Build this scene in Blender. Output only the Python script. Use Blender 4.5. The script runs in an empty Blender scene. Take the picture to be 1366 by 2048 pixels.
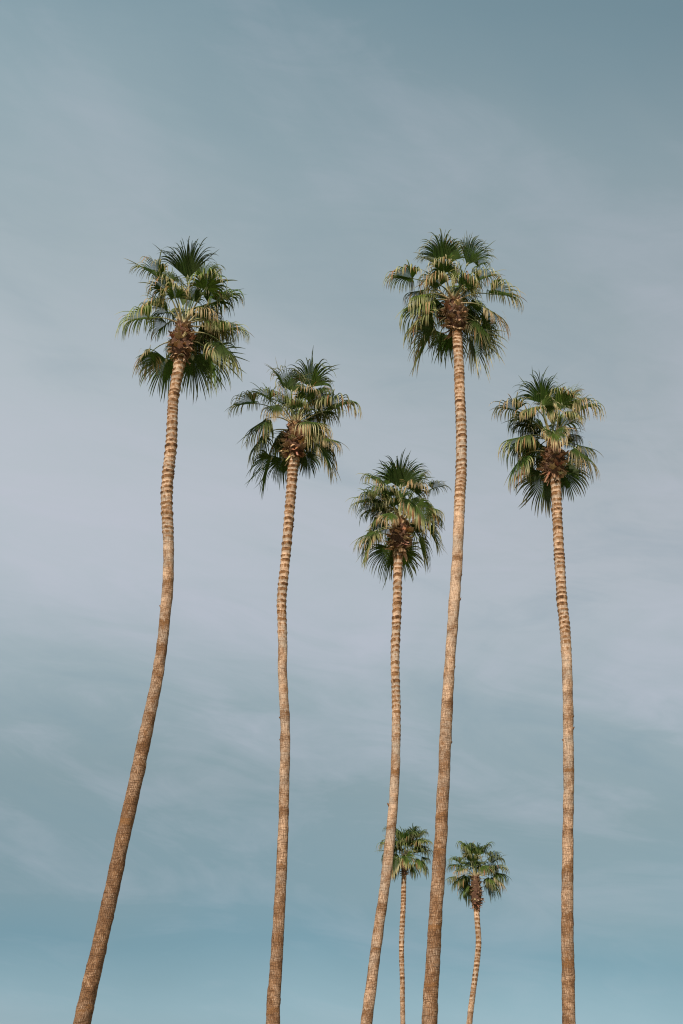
import bpy, math, random
from mathutils import Vector, noise as mn

# ------------------------------------------------------------------ camera
scene = bpy.context.scene
PITCH = math.radians(22.0)
CAM = Vector((0, 0, 1.6))
F = 50.0 / 36.0 * 2048.0            # focal length in photo pixels
cam = bpy.data.cameras.new('camera')
cam.sensor_fit = 'VERTICAL'; cam.sensor_height = 36.0; cam.sensor_width = 24.0
cam.lens = 50.0; cam.clip_start = 0.1; cam.clip_end = 8000
co = bpy.data.objects.new('camera', cam); scene.collection.objects.link(co)
co.location = CAM; co.rotation_euler = (math.radians(90) + PITCH, 0, 0)
scene.camera = co
scene.render.resolution_x = 683; scene.render.resolution_y = 1024
scene.view_settings.view_transform = 'Standard'
scene.view_settings.look = 'None'
scene.view_settings.exposure = 0.0
scene.view_settings.gamma = 1.0
scene.cycles.pixel_filter_type = 'BLACKMAN_HARRIS'; scene.cycles.filter_width = 1.15

FW = Vector((0, math.cos(PITCH), math.sin(PITCH)))
UP = Vector((0, -math.sin(PITCH), math.cos(PITCH)))
RT = Vector((1, 0, 0))
Z = Vector((0, 0, 1))

def ray(px, py):
    return FW + RT * ((px - 683.0) / F) + UP * ((1024.0 - py) / F)

def at(px, py, Y):
    """world point where the sight line of a photo pixel meets the vertical plane y = Y"""
    r = ray(px, py)
    return CAM + r * ((Y - CAM.y) / r.y)

# ------------------------------------------------------------------ sun + sky
SUN_EL, SUN_AZ = math.radians(40), math.radians(200)      # azimuth clockwise from +Y: behind the camera, to its left
sun_dir = Vector((math.sin(SUN_AZ) * math.cos(SUN_EL), math.cos(SUN_AZ) * math.cos(SUN_EL), math.sin(SUN_EL)))
sl = bpy.data.lights.new('sun', 'SUN'); sl.energy = 4.9; sl.angle = math.radians(0.5); sl.color = (1.0, 0.88, 0.74)
so = bpy.data.objects.new('sun', sl); scene.collection.objects.link(so)
so.rotation_euler = (-sun_dir).to_track_quat('-Z', 'Y').to_euler()
so.location = (0, -20, 40)

world = bpy.data.worlds.new('World'); scene.world = world; world.use_nodes = True
wn = world.node_tree.nodes; wl = world.node_tree.links; wn.clear()

class NT:
    """tiny helper to wire shader maths"""
    def __init__(s, tree): s.t = tree; s.n = tree.nodes; s.l = tree.links
    def node(s, typ, **kw):
        n = s.n.new(typ)
        for k, v in kw.items(): setattr(n, k, v)
        return n
    def put(s, sock, v):
        if v is None: return
        if hasattr(v, 'is_linked'): s.l.new(v, sock)
        else: sock.default_value = v
    def m(s, op, a, b=None, c=None, clamp=False):
        n = s.node('ShaderNodeMath', operation=op, use_clamp=clamp)
        s.put(n.inputs[0], a); s.put(n.inputs[1], b)
        if c is not None: s.put(n.inputs[2], c)
        return n.outputs[0]
    def mix(s, f, a, b, blend='MIX'):
        n = s.node('ShaderNodeMix', data_type='RGBA', blend_type=blend)
        s.put(n.inputs[0], f); s.put(n.inputs[6], a); s.put(n.inputs[7], b)
        return n.outputs[2]
    def ramp(s, f, stops, interp='LINEAR'):
        n = s.node('ShaderNodeValToRGB'); n.color_ramp.interpolation = interp
        e = n.color_ramp.elements
        while len(e) > 1: e.remove(e[-1])
        e[0].position = stops[0][0]; e[0].color = stops[0][1]
        for p, c in stops[1:]:
            q = e.new(p); q.color = c
        s.put(n.inputs[0], f); return n.outputs[0]
    def noise(s, vec, scale, detail=4, rough=.5, dist=0.0):
        n = s.node('ShaderNodeTexNoise'); n.inputs['Scale'].default_value = scale
        n.inputs['Detail'].default_value = detail; n.inputs['Roughness'].default_value = rough
        n.inputs['Distortion'].default_value = dist
        s.put(n.inputs['Vector'], vec); return n.outputs[0]
    def xyz(s, x, y, z):
        n = s.node('ShaderNodeCombineXYZ'); s.put(n.inputs[0], x); s.put(n.inputs[1], y); s.put(n.inputs[2], z)
        return n.outputs[0]
    def range(s, v, a, b, c=0., d=1., smooth=True):
        n = s.node('ShaderNodeMapRange', interpolation_type='SMOOTHSTEP' if smooth else 'LINEAR')
        s.put(n.inputs[0], v)
        for i, q in enumerate((a, b, c, d)): n.inputs[i + 1].default_value = q
        return n.outputs[0]

def g(v): return (v, v, v, 1)

W = NT(world.node_tree)
tc = W.node('ShaderNodeTexCoord')
sep = W.node('ShaderNodeSeparateXYZ'); wl.new(tc.outputs['Generated'], sep.inputs[0])
sx, sy, sz = sep.outputs
elev = W.m('ARCSINE', sz)                                   # radians above the horizon
azim = W.m('ARCTAN2', sx, sy)                               # radians, 0 = +Y
sky = W.node('ShaderNodeTexSky', sky_type='NISHITA', sun_disc=False)
sky.sun_elevation = SUN_EL; sky.sun_rotation = SUN_AZ
sky.altitude = 150; sky.air_density = 1.0; sky.dust_density = 1.2; sky.ozone_density = 1.0
SKYK = 0.105
# thin high cloud: bands and streaks that live in sky directions
def deg(v): return math.radians(v)
def lin(r, gg, b_):
    return tuple(((c / 255.0 + .055) / 1.055) ** 2.4 for c in (r, gg, b_)) + (1,)
warp = W.noise(W.xyz(azim, elev, 0.0), 3.0, 3, .5)
ew = W.m('ADD', elev, W.m('MULTIPLY', W.m('SUBTRACT', warp, .5), .10))
ew = W.m('ADD', ew, W.m('MULTIPLY', azim, .09))             # the bands dip towards the right
SKY = [(0, (150, 179, 192)), (2.3, (140, 174, 189)), (4.6, (112, 151, 167)), (6.5, (125, 153, 163)), (10.5, (136, 157, 162)), (14.5, (158, 174, 179)),
       (18.5, (181, 190, 196)), (21.5, (185, 192, 198)), (24.5, (180, 189, 194)), (30.5, (164, 178, 183)), (36.3, (148, 168, 175)), (41.8, (125, 151, 161)), (60, (100, 130, 144))]
band = W.ramp(W.m('DIVIDE', ew, deg(60)), [(e / 60.0, lin(*c)) for e, c in SKY], 'LINEAR')
side = W.ramp(W.m('DIVIDE', elev, deg(60)), [(0, g(0)), (6 / 60, g(.1)), (14 / 60, g(.5)), (22 / 60, g(.75)), (34 / 60, g(.75)), (45 / 60, g(.9))])
mul = W.m('ADD', 1.0, W.m('MULTIPLY', azim, W.m('SUBTRACT', .45, W.m('MULTIPLY', side, 1.0))))
band = W.mix(1.0, band, W.xyz(mul, mul, mul), 'MULTIPLY')
# streaks: long, nearly level strands, falling a little to the right
u = W.m('ADD', azim, W.m('MULTIPLY', elev, .35))
v = W.m('ADD', elev, W.m('MULTIPLY', azim, .12))
st1 = W.noise(W.xyz(W.m('MULTIPLY', u, 4.2), W.m('MULTIPLY', v, 10.0), 1.7), 1.0, 6, .55, .9)
st2 = W.noise(W.xyz(W.m('MULTIPLY', u, 9.0), W.m('MULTIPLY', v, 30.0), 7.1), 1.0, 7, .62, 1.4)
v3 = W.m('ADD', elev, W.m('MULTIPLY', azim, .75))           # higher up the strands slant more
st3 = W.noise(W.xyz(W.m('MULTIPLY', azim, 3.0), W.m('MULTIPLY', v3, 7.0), 3.3), 1.0, 5, .5, .5)
hi = W.range(elev, deg(20), deg(32))
cl = W.m('ADD', W.m('MULTIPLY', W.m('SUBTRACT', st1, .5), 1.5), W.m('MULTIPLY', W.m('SUBTRACT', st2, .5), .80))
cl = W.m('ADD', W.m('MULTIPLY', cl, W.m('SUBTRACT', 1.0, W.m('MULTIPLY', hi, .65))), W.m('MULTIPLY', W.m('SUBTRACT', st3, .5), W.m('ADD', .35, W.m('MULTIPLY', hi, .35))))
for (px_, py_, sx_, sy_, k_) in ((60, 950, .19, .05, .26), (520, 1230, .16, .022, .12), (1080, 1330, .11, .022, .12), (1366, 1420, .07, .018, .14), (250, 1500, .13, .03, -.14), (1300, 60, .16, .05, -.16), (330, 380, .12, .03, .10)):
    d_ = ray(px_, py_).normalized(); a_, e_ = math.atan2(d_.x, d_.y), math.asin(d_.z)
    da = W.m('DIVIDE', W.m('SUBTRACT', azim, a_), sx_)
    de = W.m('DIVIDE', W.m('SUBTRACT', W.m('ADD', ew, W.m('MULTIPLY', W.m('SUBTRACT', st2, .5), .05)), e_ + a_ * .09), sy_)
    r2 = W.m('ADD', W.m('MULTIPLY', da, da), W.m('MULTIPLY', de, de))
    cl = W.m('ADD', cl, W.m('MULTIPLY', W.m('EXPONENT', W.m('MULTIPLY', r2, -1.0)), k_))
amp = W.range(elev, deg(4), deg(12), .35, 1.0)
cl = W.m('MULTIPLY', cl, amp)
up_ = W.m('MULTIPLY', W.m('MAXIMUM', cl, 0.0), .95, clamp=True)
dn_ = W.m('MULTIPLY', W.m('MAXIMUM', W.m('MULTIPLY', cl, -1.0), 0.0), .80, clamp=True)
cloudy = W.mix(up_, band, lin(199, 200, 212))
cloudy = W.mix(dn_, cloudy, lin(112, 144, 156))
clear = W.mix(1.0, sky.outputs[0], (SKYK, SKYK, SKYK, 1), 'MULTIPLY')
col = W.mix(.88, clear, cloudy)
bg = W.node('ShaderNodeBackground'); W.put(bg.inputs[0], col); bg.inputs[1].default_value = 1.0
wo = W.node('ShaderNodeOutputWorld'); wl.new(bg.outputs[0], wo.inputs[0])

# ------------------------------------------------------------------ materials
def newmat(name):
    m = bpy.data.materials.new(name); m.use_nodes = True
    m.node_tree.nodes.clear()
    return m, NT(m.node_tree)

def finish(N, bsdf, bump=None):
    o = N.node('ShaderNodeOutputMaterial'); N.l.new(bsdf, o.inputs[0])

def mat_trunk():
    m, N = newmat('palm_bark')
    uv = N.node('ShaderNodeUVMap', uv_map='bark')
    s = N.node('ShaderNodeSeparateXYZ'); N.l.new(uv.outputs[0], s.inputs[0]); U, V = s.outputs[0], s.outputs[1]
    at_ = N.node('ShaderNodeAttribute', attribute_name='scar'); scar = at_.outputs['Fac']
    ao = N.node('ShaderNodeAttribute', attribute_name='old'); old = ao.outputs['Fac']
    geo = N.node('ShaderNodeTexCoord').outputs['Object']
    big = N.noise(geo, 1.9, 4, .6)
    band = N.noise(N.xyz(N.m('MULTIPLY', U, 2.4), N.m('MULTIPLY', V, 1.9), 0), 1.0, 6, .74, .7)
    fineb = N.noise(N.xyz(N.m('MULTIPLY', U, 5.0), N.m('MULTIPLY', V, 22.0), 3), 1.0, 4, .7)
    fib = N.noise(N.xyz(N.m('MULTIPLY', U, 55.0), N.m('MULTIPLY', V, 6.0), 5), 1.0, 3, .6)
    grit = N.noise(geo, 38.0, 4, .7)
    pale = (.69, .47, .32, 1); mid = (.31, .165, .08, 1); dark = (.13, .062, .028, 1); grey = (.46, .37, .29, 1)
    c = N.mix(N.range(big, .35, .65), pale, grey)
    f = N.m('ADD', N.range(band, .42, .60, -.25, .45), N.m('MULTIPLY', old, .85))
    f = N.m('ADD', f, N.m('MULTIPLY', N.m('SUBTRACT', fineb, .5), 2.0))
    c = N.mix(N.m('MINIMUM', N.m('MAXIMUM', f, 0.0), 1.0), c, mid)
    # dark patches on the older bark
    dp = N.m('MULTIPLY', N.range(N.m('ADD', band, N.m('MULTIPLY', N.m('SUBTRACT', grit, .5), .35)), .52, .66), N.m('ADD', .22, N.m('MULTIPLY', old, .70)))
    c = N.mix(N.m('MINIMUM', dp, .85), c, dark)
    c = N.mix(N.m('MULTIPLY', N.m('MULTIPLY', old, old), N.range(big, .3, .6, .2, .6)), c, dark)
    # fibres and lengthwise cracks
    c = N.mix(N.m('MULTIPLY', N.range(fib, .48, .64, 0, .8), N.m('ADD', .5, N.m('MULTIPLY', old, .6))), c, dark)
    c = N.mix(N.range(fib, .30, .46, .45, 0), c, (.62, .47, .34, 1))
    # fine cross cracks: closely spaced thin lines, wavering
    wob = N.m('MULTIPLY', N.noise(N.xyz(N.m('MULTIPLY', U, 6.0), N.m('MULTIPLY', V, 1.6), 9), 1.0, 3, .6), .10)
    wob = N.m('ADD', wob, N.m('MULTIPLY', N.noise(N.xyz(N.m('MULTIPLY', U, 1.0), N.m('MULTIPLY', V, 5.0), 4), 1.0, 3, .7), .22))
    ph = N.m('FRACT', N.m('MULTIPLY', N.m('ADD', V, wob), 17.0))
    ln = N.m('SUBTRACT', 1.0, N.range(N.m('ABSOLUTE', N.m('SUBTRACT', ph, .5)), .05, .20))
    brk = N.range(N.noise(N.xyz(N.m('MULTIPLY', U, 7.0), N.m('MULTIPLY', V, 9.0), 2), 1.0, 3, .6), .42, .56)
    ln = N.m('MULTIPLY', ln, brk)
    phu = N.m('FRACT', N.m('MULTIPLY', N.m('ADD', U, N.m('MULTIPLY', wob, .5)), 23.0))
    lu = N.m('SUBTRACT', 1.0, N.range(N.m('ABSOLUTE', N.m('SUBTRACT', phu, .5)), .04, .18))
    brk2 = N.range(N.noise(N.xyz(N.m('MULTIPLY', U, 6.0), N.m('MULTIPLY', V, 4.0), 12), 1.0, 3, .6), .36, .52)
    lu = N.m('MULTIPLY', lu, brk2)
    grid = N.m('MINIMUM', N.m('ADD', ln, lu), 1.0)
    grid = N.m('MULTIPLY', grid, N.m('ADD', .22, N.m('MULTIPLY', old, .72)))
    c = N.mix(grid, c, (.10, .05, .025, 1))
    # ring scars where leaves fell
    sc = N.m('ADD', scar, N.m('MULTIPLY', N.m('SUBTRACT', fineb, .5), .7))
    c = N.mix(N.range(sc, .20, .48, 0, .95), c, (.23, .11, .042, 1))
    c = N.mix(N.range(sc, .60, .9, 0, .95), c, (.075, .035, .015, 1))
    p = N.node('ShaderNodeBsdfPrincipled'); N.put(p.inputs['Base Color'], c)
    p.inputs['Roughness'].default_value = .88; p.inputs['Specular IOR Level'].default_value = .25
    h = N.m('SUBTRACT', N.m('ADD', N.m('MULTIPLY', grit, .5), N.m('MULTIPLY', fib, .6)), N.m('MULTIPLY', grid, 1.2))
    b = N.node('ShaderNodeBump'); b.inputs['Strength'].default_value = .75; b.inputs['Distance'].default_value = .012
    N.l.new(h, b.inputs['Height']); N.l.new(b.outputs[0], p.inputs['Normal'])
    finish(N, p.outputs[0]); return m

def mat_leaf():
    m, N = newmat('palm_leaf')
    a = N.node('ShaderNodeAttribute', attribute_name='tint')
    geo = N.node('ShaderNodeTexCoord').outputs['Object']
    n1 = N.noise(geo, 6.0, 3, .6)
    c = N.mix(1.0, a.outputs['Color'], N.ramp(n1, [(.25, g(.72)), (.75, g(1.25))]), 'MULTIPLY')
    p = N.node('ShaderNodeBsdfPrincipled'); N.put(p.inputs['Base Color'], c)
    p.inputs['Roughness'].default_value = .5; p.inputs['Specular IOR Level'].default_value = .15
    tr = N.node('ShaderNodeBsdfTranslucent')
    tcol = N.mix(1.0, c, (1.15, 1.3, .6, 1), 'MULTIPLY'); N.put(tr.inputs[0], tcol)
    mx = N.node('ShaderNodeMixShader'); mx.inputs[0].default_value = .28
    N.l.new(p.outputs[0], mx.inputs[1]); N.l.new(tr.outputs[0], mx.inputs[2])
    finish(N, mx.outputs[0]); return m

def mat_tint(name, rough, nscale, lo, hi, bump=0.0):
    m, N = newmat(name)
    a = N.node('ShaderNodeAttribute', attribute_name='tint')
    geo = N.node('ShaderNodeTexCoord').outputs['Object']
    n1 = N.noise(geo, nscale, 4, .65)
    c = N.mix(1.0, a.outputs['Color'], N.ramp(n1, [(.25, g(lo)), (.75, g(hi))]), 'MULTIPLY')
    p = N.node('ShaderNodeBsdfPrincipled'); N.put(p.inputs['Base Color'], c)
    p.inputs['Roughness'].default_value = rough; p.inputs['Specular IOR Level'].default_value = .3
    if bump:
        b = N.node('ShaderNodeBump'); b.inputs['Strength'].default_value = bump; b.inputs['Distance'].default_value = .01
        N.l.new(n1, b.inputs['Height']); N.l.new(b.outputs[0], p.inputs['Normal'])
    finish(N, p.outputs[0]); return m

def mat_ground():
    m, N = newmat('dry_ground')
    geo = N.node('ShaderNodeTexCoord').outputs['Object']
    a = N.noise(geo, .08, 6, .6); b = N.noise(geo, 3.0, 6, .7)
    c = N.mix(N.range(a, .42, .60), (.34, .27, .18, 1), (.11, .15, .05, 1))
    c = N.mix(1.0, c, N.ramp(b, [(.3, g(.65)), (.7, g(1.2))]), 'MULTIPLY')
    p = N.node('ShaderNodeBsdfPrincipled'); N.put(p.inputs['Base Color'], c); p.inputs['Roughness'].default_value = .95
    bb = N.node('ShaderNodeBump'); bb.inputs['Strength'].default_value = .5; bb.inputs['Distance'].default_value = .05
    N.l.new(b, bb.inputs['Height']); N.l.new(bb.outputs[0], p.inputs['Normal'])
    finish(N, p.outputs[0]); return m

M_TRUNK, M_LEAF = mat_trunk(), mat_leaf()
M_STALK = mat_tint('leaf_stalk', .5, 9.0, .8, 1.15)
M_BOOT = mat_tint('dry_leaf_base', .85, 26.0, .45, 1.45, .8)

# ------------------------------------------------------------------ mesh helper
class MB:
    def __init__(s): s.v = []; s.f = []; s.c = []
    def add(s, p, c=(1, 1, 1)): s.v.append(p); s.c.append(c); return len(s.v) - 1
    def build(s, name, mat, parent, smooth=False):
        off = parent_base(parent)
        me = bpy.data.meshes.new(name)
        me.from_pydata([tuple(p - off) for p in s.v], [], s.f)
        ca = me.color_attributes.new('tint', 'FLOAT_COLOR', 'POINT')
        flat = []
        for c in s.c: flat += [c[0], c[1], c[2], 1.0]
        ca.data.foreach_set('color', flat)
        if smooth: me.polygons.foreach_set('use_smooth', [True] * len(me.polygons))
        me.materials.append(mat); me.update()
        o = bpy.data.objects.new(name, me); scene.collection.objects.link(o); o.parent = parent
        return o

def parent_base(o):
    p = Vector((0, 0, 0))
    while o is not None: p = p + o.location; o = o.parent
    return p

def lerp(a, b, t): return a + (b - a) * t
def mixc(a, b, t): return tuple(a[i] + (b[i] - a[i]) * t for i in range(3))
def sstep(a, b, x):
    t = max(0., min(1., (x - a) / (b - a))); return t * t * (3 - 2 * t)

# ------------------------------------------------------------------ ground
gm = MB()
NS = 48
rings = [0, 8, 20, 40, 80, 160, 400, 1200, 4000]
idx = []
for r in rings:
    row = []
    for k in range(NS):
        a = 2 * math.pi * k / NS
        x, y = r * math.cos(a), r * math.sin(a) + 20
        row.append(gm.add(Vector((x, y, 0))))
        if r == 0: row = row * NS; break
    idx.append(row)
for i in range(len(rings) - 1):
    for k in range(NS):
        a, b = idx[i][k], idx[i][(k + 1) % NS]; c, d = idx[i + 1][(k + 1) % NS], idx[i + 1][k]
        gm.f.append((a, d, c) if a == b else (a, d, c, b))
me = bpy.data.meshes.new('ground'); me.from_pydata([tuple(p) for p in gm.v], [], gm.f); me.materials.append(mat_ground())
go = bpy.data.objects.new('ground', me); scene.collection.objects.link(go); go['kind'] = 'structure'

# ------------------------------------------------------------------ trunk
def catmull(P, t):
    i = min(int(t), len(P) - 2); f = t - i
    p0 = P[max(i - 1, 0)]; p1 = P[i]; p2 = P[i + 1]; p3 = P[min(i + 2, len(P) - 1)]
    return [0.5 * ((2 * b) + (c - a) * f + (2 * a - 5 * b + 4 * c - d) * f * f + (3 * b - a - 3 * c + d) * f ** 3)
            for a, b, c, d in zip(p0, p1, p2, p3)]

def make_trunk(parent, pts, Y, ring_lo, ring_fade, ringamp, space, old0, old1, rng, top_shag, stubs):
    """pts: (photo y, centre x, width) from the top down; rings fade out between the two photo rows"""
    fine = []
    P = [(float(y), float(x), float(w)) for y, x, w in pts]
    n = (len(P) - 1) * 12
    for k in range(n + 1):
        y, x, w = catmull(P, k / 12.0)
        p = at(x, y, Y); dist = (p - CAM).dot(FW)
        fine.append((p, w * 0.5 * dist / F, y))
    # carry on to the ground below the picture
    a, b = fine[-10][0], fine[-1][0]
    slope = (b.x - a.x) / (b.z - a.z)
    z = b.z; x = b.x; r = fine[-1][1]; y = fine[-1][2]
    while z > -0.15:
        z -= 0.12; x -= 0.12 * slope; slope *= .97; r *= 1.006 if z > .6 else 1.05; y += 8
        fine.append((Vector((x, Y, z)), r, y))
    # resample every 2 cm
    path = [fine[0]]; acc = 0; total = 0; STEP = .018 * (Y / 36.0 if Y > 50 else 1)
    samples = []
    L = [0]
    for i in range(1, len(fine)): L.append(L[-1] + (fine[i][0] - fine[i - 1][0]).length)
    j = 0; s = 0
    while s < L[-1]:
        while L[j + 1] < s: j += 1
        f = (s - L[j]) / max(1e-6, L[j + 1] - L[j])
        samples.append((fine[j][0].lerp(fine[j + 1][0], f), lerp(fine[j][1], fine[j + 1][1], f), lerp(fine[j][2], fine[j + 1][2], f), s))
        s += STEP
    # ring positions
    rp = [0.02]; amps = [rng.uniform(.5, 1)]
    while rp[-1] < L[-1]:
        rp.append(rp[-1] + space * rng.uniform(.66, 1.32)); amps.append(rng.uniform(.45, 1.2))
    NU = 28
    verts = []; uvv = []; scar = []; old = []; faces = []
    ri = 0; seed = rng.uniform(0, 100)
    collars = []; q = rng.uniform(2.5, 4)
    while q < L[-1]:
        collars.append((q, rng.uniform(.12, .38), rng.uniform(.35, 1.0))); q += rng.uniform(.5, 2.0)
    for (p, r, y, s) in samples:
        row = []
        fade = 1 - sstep(ring_lo, ring_fade, y)
        o = lerp(old0, old1, sstep(pts[0][0], 2048, y))
        for k in range(NU + 1):
            a = 2 * math.pi * (k % NU) / NU
            ca, sa = math.cos(a), math.sin(a)
            wv = .022 * mn.noise(Vector((ca * 1.6, sa * 1.6, s * 2.2 + seed))) + .008 * mn.noise(Vector((ca * 6, sa * 6, s * 3 + seed)))
            wv += .016 * math.sin(a + seed + 3.1 * mn.noise(Vector((s * .9, seed, 0)))) + .012 * mn.noise(Vector((ca * 3, sa * 3, s * 8 + seed)))
            ss = s + wv
            while ri < len(rp) - 2 and rp[ri + 1] < s - .05: ri += 1
            q = ri
            while q < len(rp) - 2 and rp[q + 1] < ss: q += 1
            while q > 0 and rp[q] > ss: q -= 1
            ph = max(0., min(1., (ss - rp[q]) / (rp[q + 1] - rp[q])))
            am = amps[q]
            lip = sstep(0, .10, ph) * (1 - sstep(.25, .80, ph))
            bump = fade * am * ringamp * lip
            rag = fade * .35 * ringamp * max(0, mn.noise(Vector((ca * 9, sa * 9, q * 7.7 + seed)))) * lip
            # slow swellings and knocks of the old bark
            sw = (.075 * mn.noise(Vector((ca * .8, sa * .8, s * 2.3 + seed * 2))) + .045 * mn.noise(Vector((ca * 2, sa * 2, s * 6 + seed)))
                  + .022 * mn.noise(Vector((ca * 7, sa * 7, s * 19 + seed))))
            sw *= lerp(.55, 1.0, 1 - fade)
            # broken ledges lower down
            led = (1 - fade) * .055 * sstep(.12, .3, mn.noise(Vector((ca * 1.3, sa * 1.3, s * 3.1 + 40 + seed))))
            rr = r * (1 + bump + rag + sw + led - .02)
            verts.append((p + Vector((ca * rr, sa * rr, 0))))
            uvv.append((k / NU * 2 * math.pi * r, s))
            dk = (1 - sstep(.06, .24, ph)) * .55 + (1 - sstep(.40, .72, ph)) * .72
            dk = min(1.15, dk) * (.55 + .45 * am) * (0.80 + 1.1 * max(-.4, mn.noise(Vector((ca * 2.5, sa * 2.5, q * 3.3 + seed)))))
            scar.append(max(0, min(1, dk)) * (fade * 1.0 + .05 * (1 - fade)))
            cd = 0
            for (cs_, cw_, ck_) in collars:
                if cs_ - .1 < s < cs_ + cw_ + .25:
                    e1 = s + .10 * mn.noise(Vector((ca * 2, sa * 2, cs_ * 9)))
                    cd = max(cd, ck_ * sstep(cs_ - .02, cs_ + .01, e1) * (1 - sstep(cs_ + cw_ * .3, cs_ + cw_ * 1.2, e1)) * (1 - fade))
            scar[-1] = max(scar[-1], cd * .42)
            old.append(max(0, min(1, .55 * cd + o * (1 - .35 * fade) + top_shag * (1 - sstep(0, .5, s)) * .8)))
    W1 = NU + 1; rows = len(samples)
    for i in range(rows - 1):
        for k in range(NU):
            a = i * W1 + k
            faces.append((a, a + W1, a + W1 + 1, a + 1))
    base = parent_base(parent)
    # small broken stubs of old leaf stalks that stick out of the ring lips
    sv = []; sfc = []
    for (sy_, sgn) in stubs:
        i = min(range(rows), key=lambda q: abs(samples[q][2] - sy_))
        p, r, y, s = samples[i]
        for da in (0, .22, -.25):
            a0 = (0 if sgn > 0 else math.pi) + da + rng.uniform(-.1, .1)
            o_ = Vector((math.cos(a0), math.sin(a0), 0)); t_ = Vector((-math.sin(a0), math.cos(a0), 0))
            q0 = p + o_ * r * .93
            hh = rng.uniform(.03, .06)
            k0 = len(verts)
            tip = q0 + o_ * rng.uniform(.03, .055) + Z * rng.uniform(.02, .06)
            for w_ in (q0 - t_ * .02 - Z * hh, q0 + t_ * .02 - Z * hh, q0 + t_ * .015 + Z * hh * .6, q0 - t_ * .015 + Z * hh * .6, tip):
                verts.append(w_); uvv.append((0, s)); scar.append(.75); old.append(.6)
            faces += [(k0, k0 + 1, k0 + 4), (k0 + 1, k0 + 2, k0 + 4), (k0 + 2, k0 + 3, k0 + 4), (k0 + 3, k0, k0 + 4)]
    me = bpy.data.meshes.new('trunk'); me.from_pydata([tuple(p - base) for p in verts], [], faces)
    uvl = me.uv_layers.new(name='bark')
    li = [0] * len(me.loops); me.loops.foreach_get('vertex_index', li)
    fl = []
    for q in li: fl += [uvv[q][0], uvv[q][1]]
    uvl.data.foreach_set('uv', fl)
    for nm, arr in (('scar', scar), ('old', old)):
        at_ = me.attributes.new(nm, 'FLOAT', 'POINT'); at_.data.foreach_set('value', arr)
    me.polygons.foreach_set('use_smooth', [True] * len(me.polygons))
    me.materials.append(M_TRUNK); me.update()
    o = bpy.data.objects.new('trunk', me); scene.collection.objects.link(o); o.parent = parent
    return o

# ------------------------------------------------------------------ fronds
GREEN = [(.028, .072, .008), (.044, .098, .010), (.020, .054, .008), (.060, .112, .012)]
YEL = [(.47, .46, .22), (.57, .52, .30), (.37, .40, .18), (.60, .48, .29)]
TAN = [(.42, .24, .11), (.50, .33, .17), (.33, .17, .08)]

def tube(mb, pts, rads, cols, n=6, flat=1.0, flatdir=None):
    prev = None
    for i, p in enumerate(pts):
        t = (pts[min(i + 1, len(pts) - 1)] - pts[max(i - 1, 0)]).normalized()
        a = t.cross(flatdir if flatdir is not None else Z)
        if a.length < 1e-4: a = t.cross(Vector((1, 0, 0)))
        a.normalize(); b = t.cross(a).normalized()
        row = [mb.add(p + a * (rads[i] * math.cos(2 * math.pi * k / n)) + b * (rads[i] * flat * math.sin(2 * math.pi * k / n)), cols[i]) for k in range(n)]
        if prev:
            for k in range(n): mb.f.append((prev[k], prev[(k + 1) % n], row[(k + 1) % n], row[k]))
        prev = row
    mb.f.append(tuple(prev))

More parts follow.
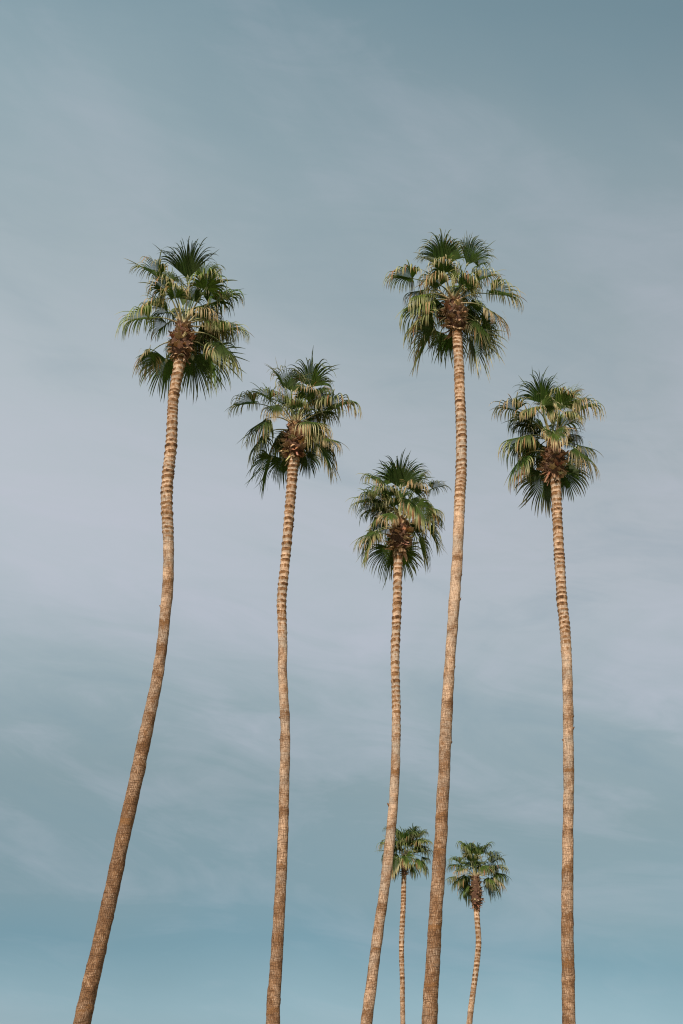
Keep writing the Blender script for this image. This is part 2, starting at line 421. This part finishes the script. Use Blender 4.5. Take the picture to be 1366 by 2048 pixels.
def make_frond(palm, root, bud, hub, d, R, droop, age, rng, out=None, nseg=50, theta=None, stalk=True, fold=None):
    d = d.normalized()
    if out is None:
        out = Vector((hub.x - bud.x, hub.y - bud.y, 0))
        if out.length < .05: out = Vector((d.x, d.y, 0))
        if out.length < .05: out = Vector((rng.uniform(-1, 1), rng.uniform(-1, 1), 0))
    out.normalize()
    s = Z.cross(out); s = (s - d * d.dot(s)).normalized()
    n = d.cross(s)
    if n.dot(Z * 1.5 - out) < 0: n = -n
    roll = rng.uniform(-.28, .28)
    s2 = s * math.cos(roll) + n * math.sin(roll); n = n * math.cos(roll) - s * math.sin(roll); s = s2
    TH = math.radians(theta if theta else (rng.uniform(98, 122) if d.z < .75 else rng.uniform(74, 92)))
    fold = fold if fold is not None else rng.uniform(.25, .85) * (1 if d.z > -.1 else -.8)
    base_green = rng.choice(GREEN); gk_ = rng.uniform(.6, 1.1); base_green = tuple(c * gk_ for c in base_green)
    yel = rng.choice(YEL); tan = rng.choice(TAN)
    mb = MB()
    T = [.03, .16, .30, .36, .43, .50, .56, .62, .68, .74, .80, .86, .93, 1.0]
    dth = 2 * TH / nseg
    split = rng.uniform(.42, .54); R *= 1.16
    cs = rng.uniform(0, 50)
    if theta and theta > 30: split = rng.uniform(.54, .62)
    bendat = rng.uniform(.44, .56)
    patch = rng.uniform(-1, 1)          # which side dries first
    for i in range(nseg):
        th = -TH + (i + .5) * dth
        cl_ = mn.noise(Vector((i * .45, cs, 0)))
        L = R * (.80 + .20 * math.cos(th)) * rng.uniform(.80, 1.12)
        dr = (math.cos(th) * d + math.sin(th) * s + n * fold * abs(math.sin(th)) ** 1.3).normalized()
        wd = (-math.sin(th) * d + math.cos(th) * s)
        pos = hub.copy(); tp = 0
        stiff = 1.0 if rng.random() > .10 else .15
        gk = droop * rng.uniform(.65, 1.35) * stiff
        lat = Vector((rng.uniform(-1, 1), rng.uniform(-1, 1), rng.uniform(-1, 1))) * .13 + (-math.sin(th) * d + math.cos(th) * s) * .35 * cl_ + n * .3 * mn.noise(Vector((i * .6, cs + 9, 0)))
        dryness = max(0, min(1, age * rng.uniform(.5, 1.5) + .35 * age * patch * math.sin(th)))
        brown = rng.random() < age * .22
        lk = rng.uniform(.45, 1.6); green = (base_green[0] * lk * rng.uniform(.9, 1.25), base_green[1] * lk, base_green[2] * lk)
        prev = None
        nn = n.copy()
        for j, t in enumerate(T):
            step = (t - tp) * L
            bend = gk * 6.5 * sstep(bendat - .12, bendat + .22, t) + droop * .45 * t
            k = bend * (t - tp)
            dr = (dr + Vector((0, 0, -1)) * k * 1.9 + lat * (t - tp) * (3 if t > split else 0)).normalized()
            pos = pos + dr * step; tp = t
            w = wd - dr * wd.dot(dr)
            if w.length < 1e-3: w = s.copy()
            w.normalize()
            nn = w.cross(dr).normalized()
            if nn.dot(n) < 0: nn = -nn
            hw = L * min(t, split) * dth * .5 * 1.04
            if t > split:
                q = (t - split) / (1 - split)
                hw *= (1 + .25 * sstep(0, .5, q)) * (1 - .26 * sstep(0, .22, q)) * (1 - .95 * q ** 2.6)
            tipf = sstep(split - .02, split + .30, t)
            c = mixc(green, yel, min(1, tipf * (.12 + 1.0 * dryness)))
            if brown: c = mixc(c, tan, sstep(.35, .7, t))
            elif t > .85: c = mixc(c, tan, .5 * dryness)
            mid = mixc(c, (.17, .20, .07), .38 if t < .6 else 0)
            shade = 1.0
            a = mb.add(pos - w * hw, c); b = mb.add(pos + nn * hw * .75, mid); e = mb.add(pos + w * hw, c)
            if prev:
                mb.f.append((prev[0], prev[1], b, a)); mb.f.append((prev[1], prev[2], e, b))
            prev = (a, b, e)
    # pale heart where the stalk meets the blade
    pc = (.46, .47, .30)
    k0 = len(mb.v)
    hl = R * .09
    for (x_, y_, z_) in ((-.5, -.3, .02), (.5, -.3, .02), (.75, .35, .03), (0, 1.1, .04), (-.75, .35, .03), (0, 0, .3)):
        mb.add(hub + s * x_ * hl * .6 + d * y_ * hl + n * z_ * hl, pc)
    mb.f += [(k0, k0 + 1, k0 + 5), (k0 + 1, k0 + 2, k0 + 5), (k0 + 2, k0 + 3, k0 + 5), (k0 + 3, k0 + 4, k0 + 5), (k0 + 4, k0, k0 + 5), (k0, k0 + 4, k0 + 3, k0 + 2, k0 + 1)]
    # loose curling threads between the segments
    for _ in range(5):
        th = rng.uniform(-TH, TH); p = hub + (math.cos(th) * d + math.sin(th) * s) * R * rng.uniform(.45, .55)
        pts = []; v_ = (math.cos(th) * d + math.sin(th) * s)
        for q in range(6):
            pts.append(p.copy()); v_ = (v_ + Vector((rng.uniform(-.5, .5), rng.uniform(-.5, .5), -.6))).normalized(); p = p + v_ * R * .06
        tube(mb, pts, [.0022] * 6, [(.55, .48, .33)] * 6, 3)
    fo = mb.build('frond', M_LEAF, palm)
    if stalk:
        # the stalk leaves the bud steeply and arches over to the blade
        H = hub - root; hor = Vector((H.x, H.y, 0)).length
        ctrl = root + H * .5 + Z * (.28 * hor + .03) - d * 0.0
        ctrl = ctrl.lerp(hub - d * H.length * .45, .35)
        pm = MB(); pts = []; N_ = 10
        for q in range(N_ + 1):
            t = q / N_
            pts.append(root * (1 - t) ** 2 + ctrl * 2 * t * (1 - t) + hub * t * t)
        pts.append(hub + d * R * .10)
        base = (.36, .33, .17) if age < .5 else (.42, .34, .18)
        gr = (.13, .17, .06)
        cols = [mixc((.45, .34, .22), base, min(1, q / 3)) if q < 3 else mixc(base, gr, sstep(2, 8, q)) for q in range(N_ + 2)]
        rads = [lerp(.036, .017, (q / N_) ** .6) for q in range(N_ + 1)] + [.006]
        tube(pm, pts, rads, cols, 7, .6)
        pm.build('petiole', M_STALK, fo, True)
    return fo

# ------------------------------------------------------------------ old leaf bases under the crown
def make_boots(palm, axis, rad, rng, n, tone=1.0, ragged=1.0):
    """axis: from trunk top (t=0) to bud (t=1), list of points; rad(t) = outline radius"""
    mb = MB()
    def ax(t):
        t = max(0, min(.999, t)); k = t * (len(axis) - 1); i = int(k); return axis[i].lerp(axis[i + 1], k - i)
    # rough core
    prev = None; NU = 20
    for i in range(17):
        t = i / 16
        row = []
        for k in range(NU):
            a = 2 * math.pi * k / NU
            r = rad(t) * .72 * (1 + .28 * mn.noise(Vector((math.cos(a) * 2.5, math.sin(a) * 2.5, t * 6))))
            row.append(mb.add(ax(t) + Vector((math.cos(a) * r, math.sin(a) * r, 0)), (.10, .05, .03)))
        if prev:
            for k in range(NU): mb.f.append((prev[k], prev[(k + 1) % NU], row[(k + 1) % NU], row[k]))
        prev = row
    mb.f.append(tuple(prev))
    PAL = [(.29, .135, .065), (.18, .08, .045), (.30, .16, .085), (.13, .062, .035), (.36, .20, .11), (.09, .045, .028), (.44, .29, .17), (.22, .10, .05)]
    for i in range(n):
        t = (i + rng.random()) / n
        a = i * 2.39996 + rng.uniform(-.3, .3)
        o = Vector((math.cos(a), math.sin(a), 0)); sd = Vector((-math.sin(a), math.cos(a), 0))
        r = rad(t) * (1 + .38 * mn.noise(Vector((math.cos(a) * 1.4, math.sin(a) * 1.4, t * 2.5 + tone * 40))))
        p = ax(t) + o * r * .58 - Z * .04
        up = lerp(-.35, 1.25, t) + rng.uniform(-.75, .75) * ragged
        hang = t < .16 and rng.random() < .4
        if hang: up = -rng.uniform(1.2, 3.5)
        dr = (o + Z * up).normalized()
        ln = rng.uniform(.45, 1.05) * (r * .39 + .075); w0 = rng.uniform(.05, .135); dr = (dr + sd * rng.uniform(-.7, .7)).normalized()
        col = rng.choice(PAL); col = tuple(c * tone * rng.uniform(.75, 1.25) for c in col)
        tipc = mixc(col, (.52, .36, .23), rng.uniform(.1, .8))
        curl = rng.uniform(-.9, .5) * ragged
        forked = rng.random() < .55
        if hang: ln *= rng.uniform(1.1, 1.8); w0 *= .6
        prev = None; N_ = 5
        nn = dr.cross(sd).normalized()
        if nn.dot(o) < 0: nn = -nn
        tw = rng.uniform(-.5, .5)
        for j in range(N_ + 1):
            q = j / N_
            w = w0 * (1 - .35 * q) * (1.0 + .25 * rng.uniform(-1, 1))
            sdd = (sd * math.cos(tw * q) + nn * math.sin(tw * q))
            th = .016 * (1 - .7 * q)
            c = mixc(col, tipc, q ** 1.5)
            cup = nn * (-w * .45)
            A = mb.add(p - sdd * w + cup, c); B = mb.add(p + nn * th, c); C = mb.add(p + sdd * w + cup, c); D = mb.add(p - nn * th, mixc(c, (.06, .03, .02), .35))
            if prev:
                a0, b0, c0, d0 = prev
                mb.f += [(a0, b0, B, A), (b0, c0, C, B), (c0, d0, D, C), (d0, a0, A, D)]
            prev = (A, B, C, D)
            dr = (dr + nn * curl * .12 + Z * curl * .10).normalized()
            nn = (nn - dr * nn.dot(dr)).normalized()
            p = p + dr * ln / N_
        if forked:      # split end: two points
            for sg in (-1, 1):
                e = mb.add(p + sd * sg * w0 * rng.uniform(.5, 1.1) + dr * ln * .22, tipc)
                mb.f += [(prev[0] if sg < 0 else prev[2], prev[1], e), (prev[1], prev[3], e), (prev[3], prev[0] if sg < 0 else prev[2], e)]
        else: mb.f.append(prev)
    # frayed fibres
    for i in range(int(n * .8)):
        t = rng.random(); a = rng.uniform(0, 2 * math.pi); o = Vector((math.cos(a), math.sin(a), 0))
        p = ax(t) + o * rad(t) * rng.uniform(.6, .9); v_ = (o + Z * rng.uniform(-.8, .8)).normalized(); pts = []
        for q in range(5): pts.append(p.copy()); v_ = (v_ + Vector((rng.uniform(-.4, .4), rng.uniform(-.4, .4), rng.uniform(-.6, .2)))).normalized(); p = p + v_ * .035
        tube(mb, pts, [.004, .004, .003, .003, .002], [mixc((.30, .17, .09), (.55, .38, .22), rng.random())] * 5, 3)
    return mb.build('leaf_bases', M_BOOT, palm)

# ------------------------------------------------------------------ one palm
def make_palm(name, label, group, Y, pts, crop, bud_c, boots, fronds, seed, ring, olds, fill=12, boot_n=95, stubs=(), boot_tone=1.25, top_shag=.5, nseg=50):
    rng = random.Random(seed)
    ox, oy, sc = crop
    # base of the trunk
    last = at(pts[-1][1], pts[-1][0], Y); prev = at(pts[-3][1], pts[-3][0], Y)
    slope = (last.x - prev.x) / (last.z - prev.z); z = last.z; x = last.x; s_ = slope
    while z > 0: z -= .12; x -= .12 * s_; s_ *= .97
    root = bpy.data.objects.new(name, None); scene.collection.objects.link(root)
    root.location = (x, Y, 0); root.empty_display_size = .5
    root['label'] = label; root['category'] = 'palm tree'; root['group'] = group
    make_trunk(root, pts, Y, ring[0], ring[1], ring[2], ring[3], olds[0], olds[1], rng, top_shag, stubs)
    bud = at(ox + bud_c[0] / sc, oy + bud_c[1] / sc, Y)
    mpp = (bud - CAM).dot(FW) / F           # metres per photo pixel here
    # leaf bases
    yb, yt, wmax = boots                    # photo rows of bottom / top, full width in px
    tx = pts[0][1]
    krad = .42 if Y > 50 else fronds[0][5] / sc / 82.0
    low = at(tx, yb - 2, Y); high = at(ox + bud_c[0] / sc, yt - 3, Y)
    rm = wmax * .47 * mpp; rt = pts[0][2] * .5 * mpp
    def rad(t):
        return lerp(rt * 1.25, rm * .98, sstep(-.08, .22, t)) if t < .3 else lerp(rm * .98, rm * .52, sstep(.50, 1.08, t))
    make_boots(root, [low, low.lerp(high, .5), high], rad, rng, boot_n, boot_tone)
    for fr in fronds:
        hx, hy, dep, ang, tz, R, droop, age = fr[:8]
        hub = at(ox + hx / sc, oy + hy / sc, Y - dep)
        a = math.radians(ang)
        d = RT * math.cos(a) + UP * math.sin(a) - Vector((0, 1, 0)) * tz
        low_ = max(0., min(1., (hy - bud_c[1]) / 260.0))
        rt_p = bud.lerp(low, low_ * .55) + Vector((hub.x - bud.x, hub.y - bud.y, 0)).normalized() * rm * .25
        fc = fr[8] if len(fr) > 8 else None
        if fc: make_frond(root, rt_p, bud, hub, d, R / sc * mpp, droop, age, rng, out=Vector((.25 * (hub.x - bud.x), -1 if dep > 0 else 1, 0)), nseg=nseg, theta=fc, fold=.28)
        else: make_frond(root, rt_p, bud, hub, d, R / sc * mpp, droop, age, rng, nseg=nseg)
    for q_ in range(fill):                   # the inner and far side of the crown
        az = rng.uniform(math.radians(0), math.radians(180)); e = rng.uniform(.1, 1.25)
        if q_ % 6 == 0: az = rng.uniform(math.radians(50), math.radians(130)); e = rng.uniform(-.6, .2)
        o = Vector((math.cos(az), math.sin(az), 0))
        R = rng.uniform(48, 66) * mpp * (2 if False else 1) * (krad) ** .5
        ln = rng.uniform(34, 74) * mpp * krad
        hub = bud + (o * math.cos(e) + Z * math.sin(e)) * ln
        d = (o * math.cos(e - .5) + Z * math.sin(e - .5))
        make_frond(root, bud, bud, hub, d, R, rng.uniform(.5, .9), rng.uniform(0, .4), rng, nseg=nseg)
    for _ in range(2):                      # young spears
        o = Vector((rng.uniform(-.3, .3), rng.uniform(-.3, .3), 1)).normalized()
        k = krad
        make_frond(root, bud, bud, bud + o * 42 * mpp * k, o, 52 * mpp * k, .12, .05, rng, nseg=max(14, nseg // 3), theta=24, fold=.5)
    return root

NEAR = 'tall slender fan palms standing in a loose row'
FAR = 'small fan palms standing farther back'

T1 = [(706, 361, 25), (735, 357.5, 22), (766, 351.5, 20.5), (809, 345.7, 20), (852, 344, 21), (895, 342, 22), (935, 337.5, 22), (975, 334, 22), (1010, 333.5, 22.5), (1050, 335.5, 22), (1100, 337, 21.5), (1170, 336, 21.8), (1214, 332, 22.3), (1268, 326.7, 21.5),
      (1315, 320.5, 22.5), (1370, 312, 23.5), (1450, 295, 26), (1550, 274, 28), (1636, 255, 28.8), (1700, 240.5, 29), (1765, 227, 30.3), (1828, 213, 31.5), (1900, 197, 31.5), (1935, 188.5, 32.5), (2000, 174, 34), (2048, 163.6, 35.5), (2070, 158.6, 36)]
T2 = [(900, 588, 19.5), (943, 585, 19.5), (990, 581.6, 19), (1042, 577.4, 18.5), (1100, 572.5, 18.5), (1157, 567, 18.5), (1200, 563.3, 18.3), (1245, 564, 18.2), (1295, 565.7, 18.2), (1340, 564.6, 18.5), (1393, 567.5, 19),
      (1436, 570, 19.5), (1480, 570.3, 20), (1520, 570, 20), (1577, 568.4, 20.5), (1640, 567, 20.6), (1700, 565, 21.2), (1758, 562.3, 22), (1800, 560, 23), (1864, 556.4, 23.6), (1900, 554, 24.8), (1952, 551, 25.8), (2000, 547.6, 27.2), (2048, 545.7, 28.5), (2070, 544.6, 29)]
T3 = [(1090, 797.5, 18.5), (1124, 796, 17.5), (1168, 795, 16.5), (1203, 794.4, 17), (1250, 792.7, 17), (1291, 790.7, 17.2), (1325, 790.2, 17), (1370, 791.2, 17), (1415, 792.6, 17), (1444, 792.5, 17.4), (1500, 791.5, 18), (1550, 790, 18.3),
      (1590, 788, 18.4), (1610, 786.6, 19), (1650, 783, 19), (1700, 778, 20.2), (1745, 772.8, 20.3), (1790, 767, 20.6), (1853, 758.2, 21), (1915, 749.7, 21.6), (1978, 741.8, 22.7), (2048, 732.3, 24), (2070, 729.4, 24.4)]
T4 = [(655, 913.3, 20.5), (700, 916.2, 19), (738, 918.2, 19.5), (782, 919.2, 20.2), (826, 921.4, 20), (870, 922.7, 20.5), (914, 922.6, 21), (958, 921.7, 21.3), (1000, 919.3, 21.5), (1054, 917.3, 21.4), (1107, 915, 21.6), (1150, 912.3, 21.4),
      (1200, 908.9, 22), (1253, 905, 21.7), (1302, 901.4, 21), (1341, 898.6, 21.4), (1388, 895.5, 23), (1420, 893.8, 23.6), (1464, 891.3, 24.3), (1516, 889.3, 23.8), (1560, 887.8, 24.2), (1605, 885, 25), (1658, 882.4, 25.4), (1711, 879.3, 26.3),
      (1764, 875.5, 26.9), (1816, 872.2, 27.5), (1870, 868.8, 28.2), (1935, 865, 29), (2000, 861, 30.6), (2048, 859.3, 32), (2070, 858.3, 32.6)]
T5 = [(940, 1109, 20.5), (958, 1110.7, 19.9), (993, 1112.9, 19), (1028, 1114.2, 19.2), (1063, 1116, 19.4), (1100, 1117.8, 19.8), (1134, 1120, 19.9), (1168, 1122, 19.7), (1204, 1124, 20.2), (1239, 1128, 20.5), (1274, 1131, 20.6), (1323, 1133.7, 20.4),
      (1376, 1135.2, 20.7), (1429, 1136.2, 20.7), (1464, 1136.5, 21), (1517, 1136.9, 21.8), (1555, 1137.7, 22), (1600, 1137, 21.4), (1640, 1136.4, 21), (1688, 1135.5, 22), (1758, 1135, 23.4), (1846, 1134.7, 24.6), (1934, 1136, 25.5), (2000, 1136.8, 26.2), (2048, 1137.3, 26.5), (2070, 1137.6, 26.8)]
T6 = [(1748, 808.2, 10), (1775, 807.3, 9.8), (1806, 806.6, 10), (1837, 805.2, 10.2), (1868, 803.8, 10.2), (1900, 803, 9.8), (1931, 803.7, 9.8), (1962, 804.6, 9.6), (2000, 804.9, 9.7), (2048, 805.7, 9.8), (2060, 805.9, 9.9)]
T7 = [(1812, 953, 12), (1838, 954.2, 11), (1867, 956.5, 11), (1888, 957, 11.2), (1910, 955.3, 11.4), (1932, 953, 11.3), (1960, 949.4, 10.9), (1990, 945.4, 11.3), (2020, 941.6, 11.7), (2048, 938.5, 11.8), (2060, 937.2, 11.9)]

# fronds: hub x, hub y (crop), depth towards the camera (m), image angle, lean towards the camera, radius, droop, dryness
F1 = [(750, 465, -.3, 92, .1, 375, .36, 0, 46), (495, 450, -.2, 148, .1, 275, .5, .3), (640, 625, .7, 110, .5, 190, .9, .7), (905, 545, .6, 60, .35, 240, .8, .6, 105),
      (1000, 650, -.3, 25, 0, 290, .6, .1), (800, 650, .2, 75, .1, 190, .25, 0), (420, 800, .2, 186, .1, 335, .7, .6), (530, 700, -.3, 170, 0, 260, .8, .7),
      (850, 730, .7, -10, .4, 230, 1, 1), (1030, 900, .2, 5, .1, 280, .9, .5), (1030, 1000, .4, -50, .2, 320, .5, .5), (430, 1090, .1, -135, 0, 240, .3, .5),
      (570, 1150, -.5, -105, 0, 300, .2, .1), (790, 1120, -.6, -85, 0, 350, .2, .1), (930, 1080, -.4, -75, 0, 340, .3, .2), (870, 900, -.7, -30, -.3, 250, .7, .2),
      (600, 480, -.7, 130, -.3, 220, .7, .2), (880, 450, -.8, 60, -.4, 250, .6, .1), (1000, 840, -.2, -25, 0, 260, .7, .3), (560, 560, .4, 150, .3, 210, .8, .6)]
F2 = [(820, 430, -.4, 76, .1, 330, .38, 0, 70), (600, 450, -.2, 115, .1, 285, .6, .3), (450, 545, .1, 150, .1, 240, .7, .3), (310, 580, -.1, 183, 0, 275, .7, .5),
      (520, 590, .5, 200, .4, 200, .9, .8), (1010, 640, .1, 22, .1, 345, .9, .6), (800, 745, .7, -15, .4, 300, .9, 1), (780, 530, .5, 60, .4, 190, .9, .8),
      (880, 500, -.3, 40, -.2, 200, .7, .2), (420, 720, .3, -145, .1, 325, .5, .3), (380, 880, .2, -125, .1, 270, .5, .2), (470, 1070, -.2, -108, 0, 335, .3, .1),
      (900, 960, .2, -60, .1, 330, .5, .4), (960, 890, -.1, -15, 0, 210, .8, .6), (780, 1050, -.5, -80, 0, 190, .3, .1), (570, 1080, -.5, -95, 0, 230, .3, .1),
      (650, 470, -.7, 80, -.3, 200, .7, .1), (550, 850, -.3, -120, 0, 250, .7, .2), (700, 620, .5, 100, .4, 170, 1, .8), (850, 850, -.4, -45, -.2, 260, .7, .2)]
F3 = [(685, 490, -.35, 86, .1, 395, .24, 0, 62), (440, 440, -.2, 145, .1, 260, .7, .4), (545, 585, .5, 120, .3, 240, .8, .6), (380, 650, 0, 180, 0, 315, .7, .4),
      (410, 980, .1, -158, .1, 335, .5, .4), (400, 1020, .2, -115, 0, 350, .4, .6), (590, 770, .7, -160, .4, 220, .6, 1), (840, 530, .5, 50, .3, 240, .9, .7, 100),
      (1050, 500, -.2, 20, 0, 220, .5, .1), (1010, 700, .1, -20, .1, 240, .8, .5), (870, 690, .8, -60, .4, 370, .9, 1), (1000, 950, 0, -60, 0, 320, .5, .4),
      (900, 1080, .2, -75, .1, 330, .4, .1), (580, 1170, -.4, -100, 0, 400, .3, .1), (700, 1200, -.5, -75, 0, 310, .2, .1), (620, 420, -.6, 110, -.2, 260, .5, .1),
      (860, 450, -.7, 65, -.3, 260, .6, .2), (1040, 760, -.3, -35, 0, 240, .7, .2), (800, 620, .5, -80, .3, 250, 1, .8), (480, 850, -.3, -140, -.1, 260, .7, .2), (620, 700, .4, 140, .3, 180, .9, .6)]
F4 = [(580, 345, -.3, 103, .1, 280, .42, .3, 62), (785, 385, -.2, 62, .1, 270, .34, .2, 44), (500, 370, -.2, 150, 0, 170, .4, .1), (320, 500, .1, 170, .1, 285, .8, .6),
      (590, 450, .5, 105, .4, 200, 1, .7), (560, 560, .8, 150, .6, 230, 1, 1), (760, 560, .8, 50, .6, 200, 1, .9), (885, 520, .1, 22, .1, 255, .8, .6),
      (990, 635, 0, -3, 0, 315, .8, .5), (955, 757, .2, -35, .1, 285, .5, .9), (870, 860, .1, -50, 0, 320, .35, .1), (820, 1000, -.3, -75, 0, 340, .3, .7),
      (450, 705, .2, -162, .1, 325, .8, .6), (430, 825, .2, -140, .1, 310, .6, .5), (500, 930, .1, -118, 0, 360, .35, .5), (640, 990, -.5, -95, 0, 230, .3, .1),
      (400, 600, -.3, 190, 0, 210, .8, .3), (650, 350, -.7, 90, -.3, 220, .5, .1), (880, 400, -.4, 40, -.2, 150, .5, .1), (560, 960, -.5, -100, 0, 230, .4, .1), (900, 920, -.3, -65, 0, 270, .4, .2), (420, 640, .4, 200, .3, 230, .9, .6)]
F5 = [(610, 425, -.2, 105, .1, 345, .32, .1, 58), (795, 435, .4, 75, .2, 235, .7, .8, 85), (355, 495, -.1, 165, .1, 300, .8, .8), (560, 490, .6, 185, .4, 220, 1, 1),
      (620, 450, .6, 20, .5, 200, 1, 1), (960, 500, 0, 22, .1, 325, .9, .7), (860, 570, .5, 0, .4, 200, 1, .8), (720, 705, .7, -80, .9, 230, 1, 1),
      (450, 740, .1, -165, .1, 365, .7, .6), (400, 950, 0, -125, 0, 320, .4, .5), (530, 960, -.2, -100, 0, 280, .6, .7), (925, 860, .2, -38, .1, 355, .6, .3),
      (950, 830, -.2, -15, 0, 240, .8, .3), (650, 1120, -.3, -100, 0, 345, .22, .1), (800, 1080, -.3, -65, 0, 285, .3, .1), (870, 720, -.4, -10, 0, 180, .7, .1),
      (700, 500, -.6, 85, -.3, 250, .5, .2), (860, 400, -.5, 60, -.2, 200, .5, .1), (480, 780, -.4, 195, 0, 240, .7, .2), (900, 480, -.4, 45, -.1, 220, .6, .3)]
F6 = [(420, 300, .2, 60, .1, 140, .5, .2), (330, 350, .2, 150, .1, 150, .7, .3), (450, 400, .1, 10, .1, 140, .8, .3), (300, 400, -.2, 190, 0, 150, .7, .1), (500, 480, .1, -60, 0, 130, .5, .4), (330, 480, .2, -115, .1, 130, .5, .3), (440, 275, -.2, 82, 0, 140, .4, .1, 50), (365, 300, .3, 100, .1, 150, .4, .1), (480, 325, .1, 18, .1, 140, .8, .4), (490, 450, .3, -45, .1, 130, .6, .9),
      (255, 330, 0, 172, 0, 140, .7, .3), (245, 480, 0, -135, 0, 115, .5, .2), (380, 425, .7, -60, .7, 110, 1, 1), (300, 440, .4, -110, .2, 150, .6, .8),
      (255, 225, -.2, 140, 0, 90, .6, .1), (300, 260, 0, 120, .1, 140, .6, .1), (400, 340, .5, 90, .3, 130, .8, .3), (500, 270, -.4, 50, -.1, 110, .6, .1),
      (430, 500, -.4, -70, -.1, 110, .4, .2), (290, 500, -.4, -100, 0, 120, .4, .1), (520, 430, -.2, -10, 0, 90, .7, .3)]
F6 = [f[:7] + (f[7] * .65,) + f[8:] for f in F6]
F7 = [(1090, 480, .1, 30, .1, 140, .7, .2), (1060, 600, .3, -30, .1, 150, .7, .4), (850, 600, .2, -150, .1, 140, .6, .3), (830, 520, -.2, 165, 0, 140, .7, .1), (920, 400, .2, 105, 0, 140, .6, .1), (1130, 560, -.2, -10, 0, 140, .8, .2), (970, 420, -.3, 88, .1, 125, .25, .1, 60), (890, 370, -.1, 130, 0, 140, .8, .2), (1025, 395, .1, 65, 0, 130, .5, .2), (1075, 430, .2, 20, .1, 125, .9, .2),
      (1110, 535, .1, 15, .1, 150, .9, .6), (1090, 640, 0, -50, 0, 135, .5, .1), (825, 475, 0, 155, 0, 120, .8, .3), (860, 545, .5, 185, .3, 110, .9, 1),
      (790, 590, .1, 190, .1, 100, .8, .5), (885, 680, 0, -130, 0, 110, .4, .1), (1060, 670, -.3, -80, 0, 120, .4, .2), (1020, 500, .5, -10, .4, 120, .9, .5),
      (930, 470, .4, 110, .3, 130, .8, .4), (1120, 600, .3, -40, .1, 130, .8, .8), (900, 420, -.4, 110, -.2, 120, .7, .2), (1050, 540, -.4, 20, 0, 120, .7, .3)]
F7 = [f[:7] + (f[7] * .65,) + f[8:] for f in F7]

make_palm('fan_palm', 'fan palm at the far left whose trunk sweeps from lower left up to the right', NEAR, 34.5, T1, (200, 450, 4.269), (710, 850), (716, 652, 58), F1, 11,
          (1030, 1130, .15, .155), (.12, 1.2), stubs=((934, 1), (950, 1), (1214, -1)))
make_palm('fan_palm', 'fan palm with a gently wavy trunk, second from the left', NEAR, 36.5, T2, (440, 680, 4.553), (690, 770), (914, 852, 58), F2, 22,
          (1200, 1330, .15, .16), (.08, .8), stubs=((1042, 1), (1055, 1), (1436, -1), (1480, -1)))
make_palm('fan_palm', 'shortest of the five large fan palms, its trunk crossing a far palm', NEAR, 36.5, T3, (680, 890, 5.692), (690, 860), (1103, 1044, 52), F3, 33,
          (1340, 1560, .155, .165), (.05, .55), boot_tone=1.25, stubs=((1610, -1),))
make_palm('fan_palm', 'tallest fan palm, its thick trunk rising between the two small far palms', NEAR, 35.5, T4, (750, 440, 4.269), (670, 690), (662, 604, 58), F4, 44,
          (960, 1090, .12, .15), (.0, .85), boot_tone=1.1, stubs=((1152, 1), (1200, 1), (1336, 1), (1485, 1)), top_shag=.8)
make_palm('fan_palm', 'fan palm at the far right with a nearly straight upright trunk', NEAR, 37.0, T5, (960, 720, 4.879), (715, 790), (956, 886, 58), F5, 55,
          (1240, 1360, .145, .15), (.05, .72), boot_tone=1.05, stubs=((1020, -1), (1020, 1), (1434, 1), (1458, 1), (1482, -1)))
make_palm('fan_palm', 'small far fan palm partly hidden behind the leaning trunk of the shortest large palm', FAR, 85.0, T6, (720, 1610, 4.139), (370, 420), (1750, 1716, 15), F6, 66,
          (1960, 2060, .10, .22), (.2, .6), fill=6, boot_n=80, boot_tone=.6, nseg=34)
make_palm('fan_palm', 'small far palm with a curved trunk and long shaggy brown neck', FAR, 85.0, T7, (720, 1610, 4.139), (960, 590), (1817, 1755, 30), F7, 77,
          (1960, 2060, .10, .22), (.1, .45), fill=6, boot_n=130, boot_tone=.8, nseg=34)
